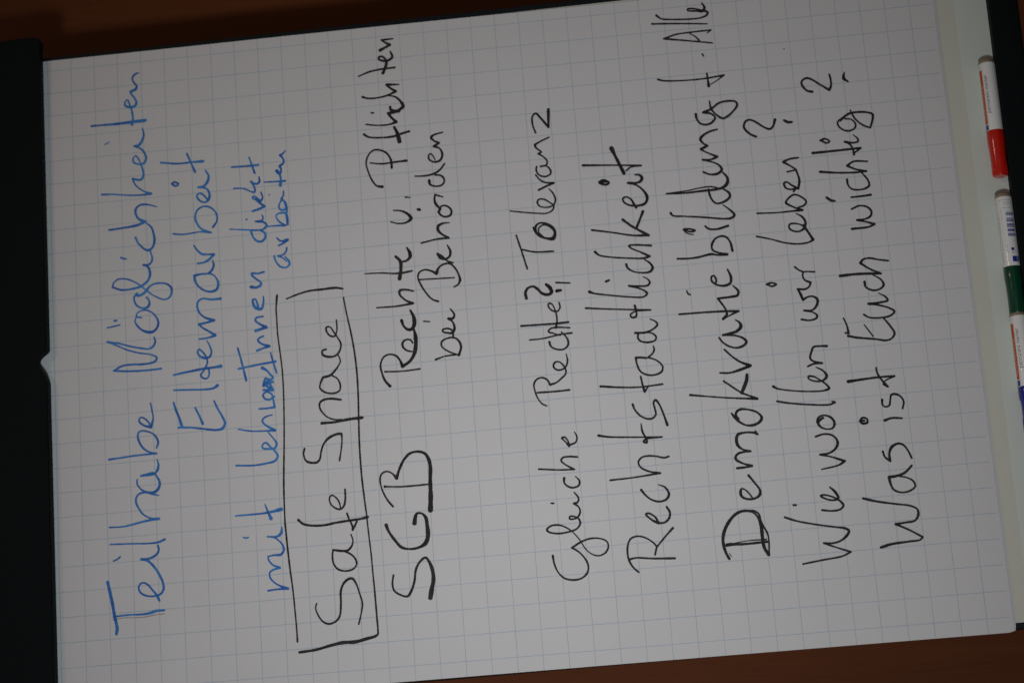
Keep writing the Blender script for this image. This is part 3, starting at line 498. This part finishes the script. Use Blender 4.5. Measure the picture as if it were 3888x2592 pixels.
- 2318,2522,27 2268,2517,21 2218,2489,19 2196,2437,21 2208,2376,24 2260,2330,21 2305,2366,19 2328,2444,27! 2358,2361,21 2413,2275,21 2425,2187,21 2410,2108,21 2373,2095,24 2294,2159,21 2257,2213,24 2244,2251,24 2289,2314,19 2358,2361,21 2442,2370,16
t_mark black
- 2733,2872,21 2713,2813,21 2694,2598,16 2693,2396,19 2709,2197,21! 2656,2278,11 2624,2340,11
- 2747,2368,19 2672,2364,21 2608,2361,32
Alle black
- 2960,2395,19 2936,2382,16
- 3069,2279,16 3125,2558,19 3166,2768,24! 3200,2646,19 3208,2496,19 3211,2283,19! 3183,2322,13
- 3194,2498,13 3156,2447,16 3109,2411,19
- 3341,2878,21 3316,2608,19 3281,2313,16
- 3430,2825,24 3388,2779,19 3368,2672,19 3352,2483,19 3354,2374,19 3380,2306,24 3409,2298,27 3433,2353,21 3460,2432,19 3464,2497,19 3449,2498,19 3432,2407,19 3424,2347,29 3460,2324,27 3516,2348,16
Wie black
- -2336,1925,19 -2313,1730,19 -2291,1538,19 -2257,1458,21! -2203,1591,16 -2152,1706,21! -2159,1612,19 -2141,1540,21 -2097,1478,27 -2054,1453,29 -2029,1481,24 -2008,1570,19 -1967,1756,19 -1916,1942,19 -1871,2052,24
- -1759,1957,21 -1761,1932,19
- -1831,1688,21 -1847,1590,19 -1837,1510,21 -1801,1478,24 -1739,1528,19 -1700,1600,16 -1685,1662,21 -1692,1688,19 -1730,1629,19 -1744,1566,19 -1729,1520,27 -1666,1543,27 -1614,1590,16
wollen black
- -1433,1647,16 -1405,1478,19 -1371,1418,27! -1313,1558,16 -1288,1647,24! -1278,1554,19 -1240,1492,27 -1186,1466,27 -1132,1484,21 -1099,1528,19 -1089,1597,21 -1106,1672,21
- -926,1580,24 -941,1607,27 -972,1633,29 -1013,1615,21 -1042,1554,16 -1034,1495,19 -996,1476,29 -952,1486,24 -915,1527,21 -903,1584,19 -926,1629,21 -968,1641,21 -1010,1617,16
- -722,2009,21 -753,1884,19 -784,1693,19 -801,1502,19 -783,1451,27! -768,1479,11
- -571,2030,29 -594,1996,19 -626,1870,16 -653,1679,16 -656,1538,19 -638,1490,27 -592,1518,19 -551,1565,16 -509,1625,19 -501,1678,21 -524,1678,19 -556,1617,16 -554,1539,24 -514,1500,29 -458,1529,21 -415,1595,11
- -400,1672,21 -380,1611,19 -380,1531,24! -353,1615,19 -320,1641,24 -255,1621,21 -211,1596,24 -208,1528,19 -213,1466,27
wir black
- 80,1685,21 63,1603,19 80,1536,21 106,1526,24 143,1568,16 168,1650,21! 166,1565,19 219,1514,29 273,1508,27 304,1551,21 301,1603,19 276,1648,24! 336,1665,27 392,1688,24! 385,1614,21 408,1572,19 447,1554,24! 480,1610,19 522,1625,19 559,1612,16 553,1504,19
- 622,1693,21 584,1654,19 561,1612,19
- 469,1985,27 481,1944,19 462,1894,21 444,1939,19 468,1981,19
leben black
- 974,2038,21 933,1904,16 881,1765,19 856,1636,19 862,1530,19 885,1482,29! 950,1514,24 1044,1563,27
- 1029,1554,24 1058,1601,16 1071,1653,19 1067,1697,21 1031,1706,21 997,1674,19 984,1609,19 1016,1556,27 1076,1539,27 1134,1567,21 1171,1620,13
- 1213,2008,19 1200,1811,16 1201,1679,19 1202,1556,27! 1232,1623,19 1262,1672,19 1294,1711,27 1336,1684,19 1371,1621,21 1340,1552,19 1287,1509,21 1249,1535,21 1230,1603,16
- 1403,1624,19 1432,1595,21! 1430,1655,19 1453,1699,21 1502,1707,24 1511,1683,19 1474,1637,19 1430,1573,27! 1514,1553,24 1628,1574,19! 1616,1664,19
- 1635,1577,19 1676,1629,19 1724,1693,27! 1748,1628,21 1753,1538,19
question_mark_two black
- 2019,1937,24 2050,1990,24 2104,2038,24 2141,2050,27 2192,2026,24 2205,1985,21 2178,1930,24 2113,1850,21 2086,1792,24 2111,1757,24 2181,1729,29
- 2162,1638,27 2140,1604,32 2137,1565,27
Was black
- -2239,1165,29 -2216,1062,27 -2205,896,21 -2196,782,19 -2172,759,21! -2091,883,19 -2027,1002,24! -2019,900,21 -2009,816,21 -1959,776,27 -1901,778,21 -1863,837,19 -1832,979,19 -1790,1164,24 -1752,1281,27
- -1566,910,16 -1585,842,16 -1625,784,19 -1676,771,21 -1716,826,19 -1724,916,19 -1689,982,21 -1629,1004,24 -1566,1012,29! -1560,935,27 -1536,856,24 -1473,782,24
- -1311,1042,24 -1367,1027,19 -1410,981,24! -1338,982,24 -1276,953,29 -1245,885,24 -1267,834,19 -1336,794,19 -1400,772,19
ist black
- -1006,988,29 -988,919,21 -999,821,21
- -989,1227,24 -961,1201,21 -975,1159,21 -1012,1158,24 -1017,1204,24 -989,1227,24 -991,1186,24
- -799,990,24 -852,991,19 -871,967,19 -862,928,19 -800,910,19 -758,895,21 -755,854,24 -783,808,19 -838,784,19 -902,802,21
- -588,1298,32 -579,1155,24 -572,987,21 -574,843,21! -615,940,13 -643,959,19 -675,919,21! -584,982,21 -526,1007,19 -476,1012,19
Euch black
- 54,1272,16 -22,1248,19 -104,1238,24! -98,1269,21
- -130,1247,27 -153,1172,24 -188,982,21 -210,881,21 -194,825,19 -146,793,24 -69,826,21 13,879,19
- -31,1078,13 -157,1004,16
- 71,1069,21 37,1021,19 23,919,19 35,814,21 74,768,24 115,818,19 157,929,19 175,1012,27! 178,901,21 193,821,24 229,837,19 276,903,11
- 403,1025,27 348,1018,21 307,945,21 320,874,21 358,841,24 415,867,19 465,936,11
- 486,1257,32 489,1100,27 472,857,24! 533,965,19 598,1045,27! 633,1012,21 639,946,21 616,864,19 595,769,19
wichtig black
- 958,1087,27 963,916,21 985,861,27! 1016,936,19 1044,1027,24! 1047,946,19 1076,887,24 1127,878,24 1173,918,21 1190,989,19 1163,1067,21
- 1286,1057,21 1287,958,21 1292,863,27
- 1308,1301,27 1274,1262,32 1264,1224,21
- 1476,1079,24 1417,1075,19 1375,1047,19 1358,996,19 1361,917,21 1389,868,24 1445,872,21 1534,928,16
- 1583,1337,29 1557,1178,21 1540,982,21 1543,879,24! 1572,979,19 1618,1063,24! 1656,996,21 1644,858,19
- 1787,1389,29 1788,1153,24 1791,908,24! 1748,972,16
- 1728,980,24 1792,987,19 1844,1014,19 1872,1058,24! 1853,974,21 1863,926,21 1891,926,19 1937,967,11
- 1911,1299,24 1924,1251,21 1892,1208,19 1878,1243,19 1904,1284,21
- 2111,1084,19 2085,1107,19 2042,1101,19 1995,1051,19 1982,999,19 2005,944,21 2046,930,19 2099,966,16 2115,1031,16
- 2103,1079,29 2161,992,24 2172,912,24 2160,807,21 2133,750,24 2077,756,24 1993,789,19! 2031,861,19 2109,932,19 2200,967,16
question_mark_three black
- 2437,1325,29 2453,1374,24 2515,1418,24 2558,1420,24 2588,1373,24 2577,1331,24 2502,1235,21 2437,1152,27! 2484,1129,24 2541,1126,21 2602,1134,21
- 2611,980,11 2572,993,29 2544,993,40 2505,954,16
ink_speck black
- 2928,1561,13 2926,1558,13
"""

def catmull(P):
    """P: list of (x,z,w); returns dense list"""
    out = []
    n = len(P)
    if n == 1: return [P[0], (P[0][0] + 1, P[0][1], P[0][2])]
    for i in range(n - 1):
        p0 = P[i - 1] if i else tuple(2 * a - b for a, b in zip(P[0], P[1])); p1, p2 = P[i], P[i + 1]
        p3 = P[i + 2] if i + 2 < n else tuple(2 * a - b for a, b in zip(P[-1], P[-2]))
        d = [max(1e-6, math.hypot(a[0] - b[0], a[1] - b[1])) ** 0.5 for a, b in ((p0, p1), (p1, p2), (p2, p3))]
        t0 = 0; t1 = d[0]; t2 = t1 + d[1]; t3 = t2 + d[2]
        st = max(2, int(math.hypot(p1[0] - p2[0], p1[1] - p2[1]) / 8))
        for s in range(st + (i == n - 2)):
            u = s / st; t = t1 + (t2 - t1) * u
            q = []
            for c in (0, 1):
                A1 = (t1 - t) / (t1 - t0) * p0[c] + (t - t0) / (t1 - t0) * p1[c]; A2 = (t2 - t) / (t2 - t1) * p1[c] + (t - t1) / (t2 - t1) * p2[c]
                A3 = (t3 - t) / (t3 - t2) * p2[c] + (t - t2) / (t3 - t2) * p3[c]
                B1 = (t2 - t) / (t2 - t0) * A1 + (t - t0) / (t2 - t0) * A2; B2 = (t3 - t) / (t3 - t1) * A2 + (t - t1) / (t3 - t1) * A3
                q.append((t2 - t) / (t2 - t1) * B1 + (t - t1) / (t2 - t1) * B2)
            out.append((q[0], q[1], p1[2] + (p2[2] - p1[2]) * u))
    return out
def stroke(V, F, pts, lift):
    """a flat ribbon of ink with round ends, lying on the sheet"""
    ph = random.random() * 9
    n = len(pts); Lf = []; Rt = []
    def add(x, z, k):
        X = x * 1e-4; Z = 0.925 + z * 1e-4
        V.append((X, ysurf(X, Z) - lift - 0.00005 * k / max(1, n), z * 1e-4)); return len(V) - 1
    dirs = []
    for i in range(n):
        a = pts[max(0, i - 1)]; b = pts[min(n - 1, i + 1)]
        dx, dz = b[0] - a[0], b[1] - a[1]; l = math.hypot(dx, dz) or 1; dirs.append((dx / l, dz / l))
    run = 0
    for i, (x, z, wd) in enumerate(pts):
        if i: run += math.hypot(x - pts[i - 1][0], z - pts[i - 1][1])
        h = wd / 2 * (1 + 0.06 * math.sin(run * 0.05 + ph) + 0.04 * math.sin(run * 0.17 + 2 * ph))
        dx, dz = dirs[i]
        Lf.append(add(x - dz * h, z + dx * h, i)); Rt.append(add(x + dz * h, z - dx * h, i))
    for i in range(n - 1): F.append((Rt[i], Rt[i + 1], Lf[i + 1], Lf[i]))
    for i, s in ((0, -1), (n - 1, 1)):
        x, z, wd = pts[i]; dx, dz = dirs[i]; h = wd / 2; cap = []
        for a in range(1, 6):
            t = math.pi * a / 6
            cap.append(add(x + (dz * math.cos(t) + s * dx * math.sin(t)) * h, z + (-dx * math.cos(t) + s * dz * math.sin(t)) * h, i))
        f = [Rt[i]] + cap + [Lf[i]]
        F.append(f if s > 0 else f[::-1])
nwords = 0
cur = None
def flush():
    global cur
    if cur and cur[2]:
        name, colour, V, F = cur
        me = bpy.data.meshes.new('written_word'); me.from_pydata([tuple(v) for v in V], [], F); me.update()
        m = {'blue': BLUE, 'black': BLACK, 'grey': GREY}[colour]
        nm, lb = NAMES.get(name, ('written_word', 'word %s in %s marker' % (name, colour)))
        link(nm, me, m, top, lb)
    cur = None
NAMES = {'ink_speck': ('ink_speck', 'tiny lone black dot to the right of the word Alle'), 'box_top': ('drawn_line', 'long black line above the words Safe Space'), 'box_bottom': ('drawn_line', 'black bracket line below and beside the words Safe Space'),
         'and_mark': ('written_word', 'short u. written after Rechte in black'), 't_mark': ('written_letter', 'single letter t. before the word Alle'),
         'question_mark': ('question_mark', 'bold black question mark after the second Rechte'),
         'question_mark_two': ('question_mark', 'black question mark after the word leben'),
         'question_mark_three': ('question_mark', 'black question mark with a blotted point after the word wichtig'),
         'Rechte_two': ('written_word', 'thin black word Rechte after the word Gleiche'),
         'Rechte': ('written_word', 'bold black word Rechte beside SGB'), 'pencil_trace': ('pencil_trace', 'faint grey dry line beside the first letter T')}
lift = 0.00012
for ln in INK.strip().split('\n'):
    if ln[0] != '-':
        flush(); a, b = ln.split(); cur = [a, b, [], []]; lift = 0.00012
        continue
    piece = []
    for tk in ln[2:].split():
        brk = tk.endswith('!'); x, z, wd = (float(v) for v in tk.rstrip('!').split(','))
        piece.append((x, z, wd))
        if brk:
            stroke(cur[2], cur[3], catmull(piece), lift); lift += 0.00002; piece = [(x, z, wd)]
    if piece: stroke(cur[2], cur[3], catmull(piece), lift); lift += 0.00002
flush()

# ---------------------------------------------------------------- markers lying in the tray
def lathe(prof, seg=40, name='lathe'):
    """prof: (x, r) along the marker's axis"""
    V = []; F = []
    for x, r in prof:
        for k in range(seg):
            a = 2 * math.pi * k / seg; V.append((x, r * math.sin(a), r * math.cos(a)))
    for i in range(len(prof) - 1):
        for k in range(seg):
            F.append((i * seg + k, i * seg + (k + 1) % seg, (i + 1) * seg + (k + 1) % seg, (i + 1) * seg + k))
    F.append(tuple(range(seg))[::-1]); F.append(tuple((len(prof) - 1) * seg + k for k in range(seg)))
    me = bpy.data.meshes.new(name); me.from_pydata(V, [], F); me.update(); me.validate()
    bm = bmesh.new(); bm.from_mesh(me); bmesh.ops.recalc_face_normals(bm, faces=bm.faces); bm.to_mesh(me); bm.free()
    return me
def smooth_by_angle(o):
    me = o.data; me.polygons.foreach_set('use_smooth', [len(p.vertices) < 10 for p in me.polygons])
    bm = bmesh.new(); bm.from_mesh(me)
    for e in bm.edges:
        if len(e.link_faces) == 2 and e.calc_face_angle(0) > 0.6: e.smooth = False
    bm.to_mesh(me); bm.free()
RB = 0.0082
def on_barrel(x, phi, off=0.00006):
    """phi in degrees: 0 faces the viewer, 90 faces up"""
    a = math.radians(phi); r = RB + off
    return (x, -r * math.cos(a), r * math.sin(a))
def patch(V, F, x0, x1, p0, p1, off=0.00006):
    n = max(1, int(abs(p1 - p0) / 6)); b = len(V)
    for k in range(n + 1):
        p = p0 + (p1 - p0) * k / n
        V.append(on_barrel(x0, p, off)); V.append(on_barrel(x1, p, off))
    for k in range(n): F.append((b + 2 * k, b + 2 * k + 1, b + 2 * k + 3, b + 2 * k + 2))
def patches(name, L, m, parent, off=0.00006):
    V = []; F = []
    for x0, x1, p0, p1 in L: patch(V, F, x0, x1, p0, p1, off)
    me = bpy.data.meshes.new(name); me.from_pydata(V, [], F); me.update()
    return link(name, me, m, parent)
def lettering(name, text, x0, length, phi, m, parent):
    cu = bpy.data.curves.new(name, 'FONT'); cu.body = text; cu.size = 1.0; cu.shear = 0.15; cu.resolution_u = 3
    o = bpy.data.objects.new(name, cu); C.objects.link(o); bpy.context.view_layer.update()
    me = bpy.data.meshes.new_from_object(o.evaluated_get(bpy.context.evaluated_depsgraph_get()))
    bpy.data.objects.remove(o)
    xs = [v.co.x for v in me.vertices]; s = length / (max(xs) - min(xs)); mn = min(xs)
    for v in me.vertices:
        v.co = on_barrel(x0 + (v.co.x - mn) * s, phi + math.degrees(v.co.y * s / RB), 0.0002)
    return link(name, me, m, parent)
def marker(x_right, length, capx, body_from, cap_m, label, kind):
    """x_right: plain end; the coloured cap lies towards -x. capx: where the cap starts"""
    o = empty('marker_pen', (x_right - length / 2, -0.0090, 0.8758 - 0.010 * (x_right - length / 2 - 0.03) - 0.0001), label, 'marker', 'marker pens lying in the tray of the flip chart'); o.rotation_euler = (0, 0.010, 0)
    ax = 0.0084                               # axis height above the tray floor
    L2 = length / 2
    xc = capx - (x_right - L2); xb = body_from - (x_right - L2)
    def put(q): q.location = (0, 0, ax); return q
    b = put(link('barrel', lathe([(xb, RB - 0.0004), (xb - 0.0004, RB - 0.0001), (xb - 0.0008, RB), (xc, RB)], 48, 'barrel'), BARREL, o)); smooth_by_angle(b)
    p = put(link('end_plug', lathe([(L2 - 0.0004, 0.0064), (L2, 0.0070), (L2 - 0.0004, 0.0076), (L2 - 0.0010, 0.0079), (xb + 0.0003, 0.0079), (xb - 0.0002, 0.0074)], 48, 'end_plug'), PLUG, o)); smooth_by_angle(p)
    e = -L2
    c = put(link('cap', lathe([(xc, RB + 0.0002), (xc - 0.0004, RB + 0.0004), (xc - 0.012, RB + 0.00035), (xc - 0.0135, RB + 0.0002 if kind != 'blue' else RB - 0.0006), (xc - 0.02, RB - 0.0002 if kind != 'blue' else RB - 0.0010),
                               (e + 0.0016, RB - 0.0009), (e + 0.0005, RB - 0.0013), (e, RB - 0.0022)], 48, 'cap'), cap_m, o)); smooth_by_angle(c)
    # moulded ribs near the closed end of the cap
    V = []; F = []
    for k in range(18):
        a = 2 * math.pi * k / 18; r0 = RB - 0.0013; r1 = RB - 0.00055
        for x in (e + 0.0012, e + 0.016):
            for da, r in ((-0.06, r0), (-0.035, r1), (0.035, r1), (0.06, r0)):
                V.append((x, -r * math.cos(a + da), r * math.sin(a + da)))
        q = len(V) - 8
        for s in range(3): F.append((q + s, q + s + 1, q + s + 5, q + s + 4))
        F.append((q, q + 1, q + 2, q + 3)); F.append((q + 7, q + 6, q + 5, q + 4))
    me = bpy.data.meshes.new('cap_ribs'); me.from_pydata(V, [], F); me.update()
    r = link('cap_ribs', me, cap_m, c)
    return o, b, xc, xb
def front_print(b, xc, xb, tx0, tlen, off=0):
    L = xb - xc
    patches('red_stripe', [(xc + 0.0072, xb - 0.0075, 56, 88)], P_RED, b)
    patches('yellow_stripe', [(xc + 0.0072, xb - 0.0075, 51.5, 55)], P_YEL, b)
    patches('blue_square', [(xc + 0.0008, xc + 0.0062, 53, 88)], P_BLUE, b)
    random.seed(3); D = []; x = xc + 0.011
    while x < xb - 0.022:
        w_ = random.uniform(0.0012, 0.0024); D.append((x, x + w_, 64 + random.uniform(-1, 1), 78)); x += w_ + random.uniform(0.0007, 0.0013)
    patches('stripe_print', D, P_PINK, b, 0.0001)
    lettering('lettering', 'permanent marker', tx0, tlen, 21, P_GREY, b)

def run_markers():
    o, b, xc, xb = marker(0.2549, 0.1224, 0.1796, 0.2510, RED, 'white marker pen with bright red cap, farthest to the right in the pen tray', 'red')
    front_print(b, xc, xb, 0.1970 - o.location.x, 0.0406)
    o, b, xc, xb = marker(0.1137, 0.1224, 0.0386, 0.1099, GREEN, 'white marker pen with dark green cap and blue barcode, between the other two pens', 'green')
    back_print(b, xc, xb)
    o, b, xc, xb = marker(-0.0080, 0.1224, -0.0816, -0.0112, NAVY, 'white marker pen with dark blue cap, touching the green capped pen', 'blue')
    front_print(b, xc, xb, -0.0640 - o.location.x, 0.0400)

def back_print(b, xc, xb):
    """barcode, user notes and pictograms on the back of the green marker; u runs from the plain end towards the cap"""
    L = xb - xc
    X = lambda u: xb - u * L
    bars = []
    random.seed(11)
    for u0, u1 in ((0.235, 0.285), (0.32, 0.375), (0.40, 0.455), (0.475, 0.515), (0.535, 0.585)):
        u = u0
        while u < u1:
            t = random.choice((0.004, 0.007, 0.011)); bars.append((X(u), X(min(u + t, u1)), 8, -50)); u += t + random.choice((0.003, 0.004, 0.006))
    patches('barcode', bars, P_BLUE, b)
    patches('blue_square', [(X(0.865), X(0.945), -3, -36), (X(0.865), X(0.945), -38.5, -55)], P_BLUE, b)
    patches('cup_symbol', [(X(0.745), X(0.775), -2, -22), (X(0.775), X(0.785), -4, -20), (X(0.785), X(0.825), -6, -7.5), (X(0.785), X(0.825), -17, -18.5), (X(0.82), X(0.826), -6, -18.5)], P_BLUE, b)
    D = []
    for ph, a0, a1 in ((68, .30, .95), (60, .25, .97), (38, .18, .36), (33, .40, .80), (22, .70, .82), (-30, .73, .83)):
        u = a0
        while u < a1:
            t = random.uniform(0.008, 0.03); D.append((X(u), X(min(a1, u + t)), ph - 1.6, ph + 1.6)); u += t + 0.008
    for u in (0.05, 0.085, 0.115, 0.165):
        p = random.choice((52, 30, 12)); 
        while p > -46:
            q = random.uniform(4, 11); D.append((X(u), X(u + 0.010), p, max(p - q, -48))); p -= q + 2.5
    patches('small_print', D, P_BROWN, b)
run_markers()
